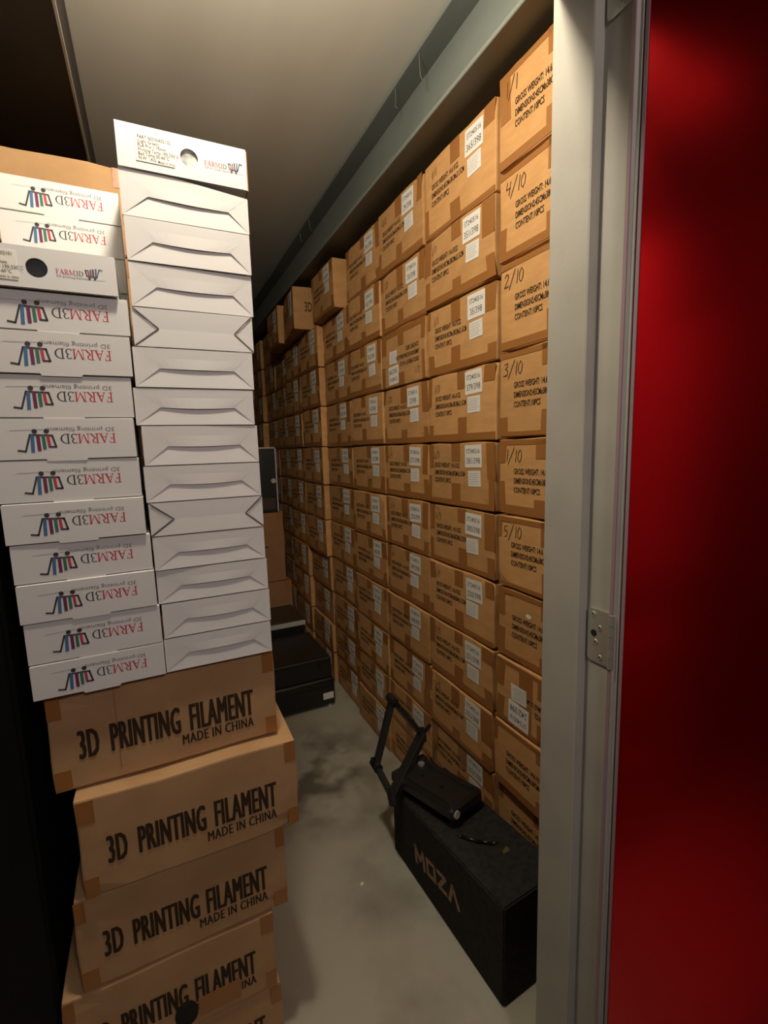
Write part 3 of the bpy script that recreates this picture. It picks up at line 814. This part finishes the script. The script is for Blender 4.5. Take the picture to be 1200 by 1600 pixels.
# ------------------------------------------------------------------ things at the far end of the aisle
def black_case(x0, x1, y0, y1, z0, z1, name, label, cat, m=BLACKP, bev=.014):
    r = empty(name, ((x0+x1)/2, (y0+y1)/2, z0)); tag(r, label, cat)
    X, Y = (x1-x0)/2, (y1-y0)/2
    obj('case_shell', BX(-X, X, -Y, Y, .012 if z0 < .01 else 0.0, z1-z0, bev, 3), m, r)
    return r, X, Y, z1-z0
r, X, Y, Z = black_case(.40, .812, 2.385, 2.83, 0, .172, 'equipment_case', 'low glossy black case with a cream sticker on the aisle floor', 'case', bev=.022)
bm = bmesh.new(); slab(bm, -.03, .03, -.019, .019, .0008); obj('sticker', bm, CREAM, r, (X-.042, -Y-.0003, .072))
bm = bmesh.new(); box(bm, -X+.02, X-.02, -Y-.004, -Y+.004, Z*.70, Z*.70+.006); obj('seam_strip', bm, BLACKM, r)
for sx in (-1, 1):
    for sy_ in (-1, 1):
        bm = bmesh.new(); cyl(bm, (sx*(X-.03), sy_*(Y-.025), 0), (sx*(X-.03), sy_*(Y-.025), .016), .014, 14); obj('foot', bm, STAIN if (sx == 1 and sy_ == -1) else BLACKM, r)
r, X, Y, Z = black_case(.38, .800, 2.40, 2.82, .1725, .290, 'equipment_case', 'black case on top of the low glossy case, its right corner latched', 'case', BLACKM, .010)
bm = bmesh.new(); box(bm, X-.075, X-.060, -Y-.006, -Y+.002, Z*.45, Z*.92, .002); obj('latch', bm, BLACKP, r)
bm = bmesh.new(); box(bm, -X+.02, X-.02, -Y-.003, -Y+.002, Z*.84, Z*.89); obj('lid_seam', bm, BLACKP, r)
# storage bin with pale rim
r = empty('storage_bin', (.60, 3.03, 0)); tag(r, 'dark storage bin with a pale front rim behind the black cases', 'bin')
obj('bin_body', BX(-.19, .182, -.165, .165, 0, .325, .008), BLACKM, r)
obj('bin_lid', BX(-.20, .19, -.172, .17, .325, .362, .006), BROWNL, r)
obj('bin_rim', BX(-.20, .19, -.178, -.172, .328, .358, .002), TRIMM, r)
# two tall tan cartons, one on the other
def tall_carton(x0, x1, y0, z0, z1, label, seed):
    r = obj('tall_carton', carton_body(x1-x0, .34, z1-z0-.002, seed), CARDD); r.location = ((x0+x1)/2, y0+.17, z0)
    tag(r, label, 'carton', 'tall cartons at the far end')
    y = -.1704
    tape_piece(r, (x1-x0)/2-.05, (x1-x0)/2-.006, z1-z0-.06, z1-z0-.005, y)
    return r
tall_carton(.40, .838, 3.33, 0, .502, 'lower tall tan carton behind the storage bin', 601)
r = tall_carton(.39, .805, 3.35, .502, 1.014, 'upper tall tan carton under the black framed case', 602)
bm = bmesh.new(); slab(bm, .02, .09, .255, .262, .0006); obj('printed_line', bm, INK, r, (0, -.1706, 0))
r = empty('framed_case', (.57, 3.45, 1.014)); tag(r, 'black case with thin pale metal edges on the upper tall carton', 'case')
obj('case_shell', BX(-.21, .20, -.12, .12, 0, .452, .004), BLACKM, r)
for (x0, x1, z0, z1) in ((.194, .203, 0, .455), (-.213, .203, .446, .455)):
    obj('edge_trim', BX(x0, x1, -.124, -.116, z0, z1, .001), TRIMM, r)
obj('lower_panel', BX(-.19, .18, -.123, -.119, .02, .10), BROWNL, r)
bm = bmesh.new(); cyl(bm, (.175, -.128, .22), (.175, -.118, .22), .017, 16); obj('latch', bm, TRIMM, r)

# ------------------------------------------------------------------ wire ties hanging from the beam's top flange
def wire(pts, label):
    bm = bmesh.new()
    for a, b in zip(pts[:-1], pts[1:]): cyl(bm, a, b, .0011, 6)
    tag(obj('wire_tie', bm, WIRE), label, 'wire', 'wire ties on the steel beam')
fz = bz1-.013
def tie(y, s=1.0, dy=.0):
    return [(.840, y, fz), (.843, y+.004, fz-.022*s), (.850, y+.012+dy, fz-.040*s), (.853, y+.004+dy, fz-.052*s)]
wire(tie(1.40, 1.3), 'bent wire tie hanging from the beam nearest the door, larger of the pair')
wire(tie(1.56, .9, .01), 'small wire tie on the beam beside the larger bent one')
wire(tie(2.55), 'wire tie on the beam, nearer of the two above the jutting cartons')
wire(tie(2.72, .9), 'wire tie on the beam, further of the two above the jutting cartons')
bm = bmesh.new(); box(bm, -.006, .006, -.004, .004, 0, .0015, mtx=Matrix.Rotation(.5, 4, 'Z'))
o = obj('paper_scrap', bm, LABEL); o.location = (.505, 1.30, .0005); tag(o, 'tiny white paper scrap lying on the bare floor left of the black case', 'paper')
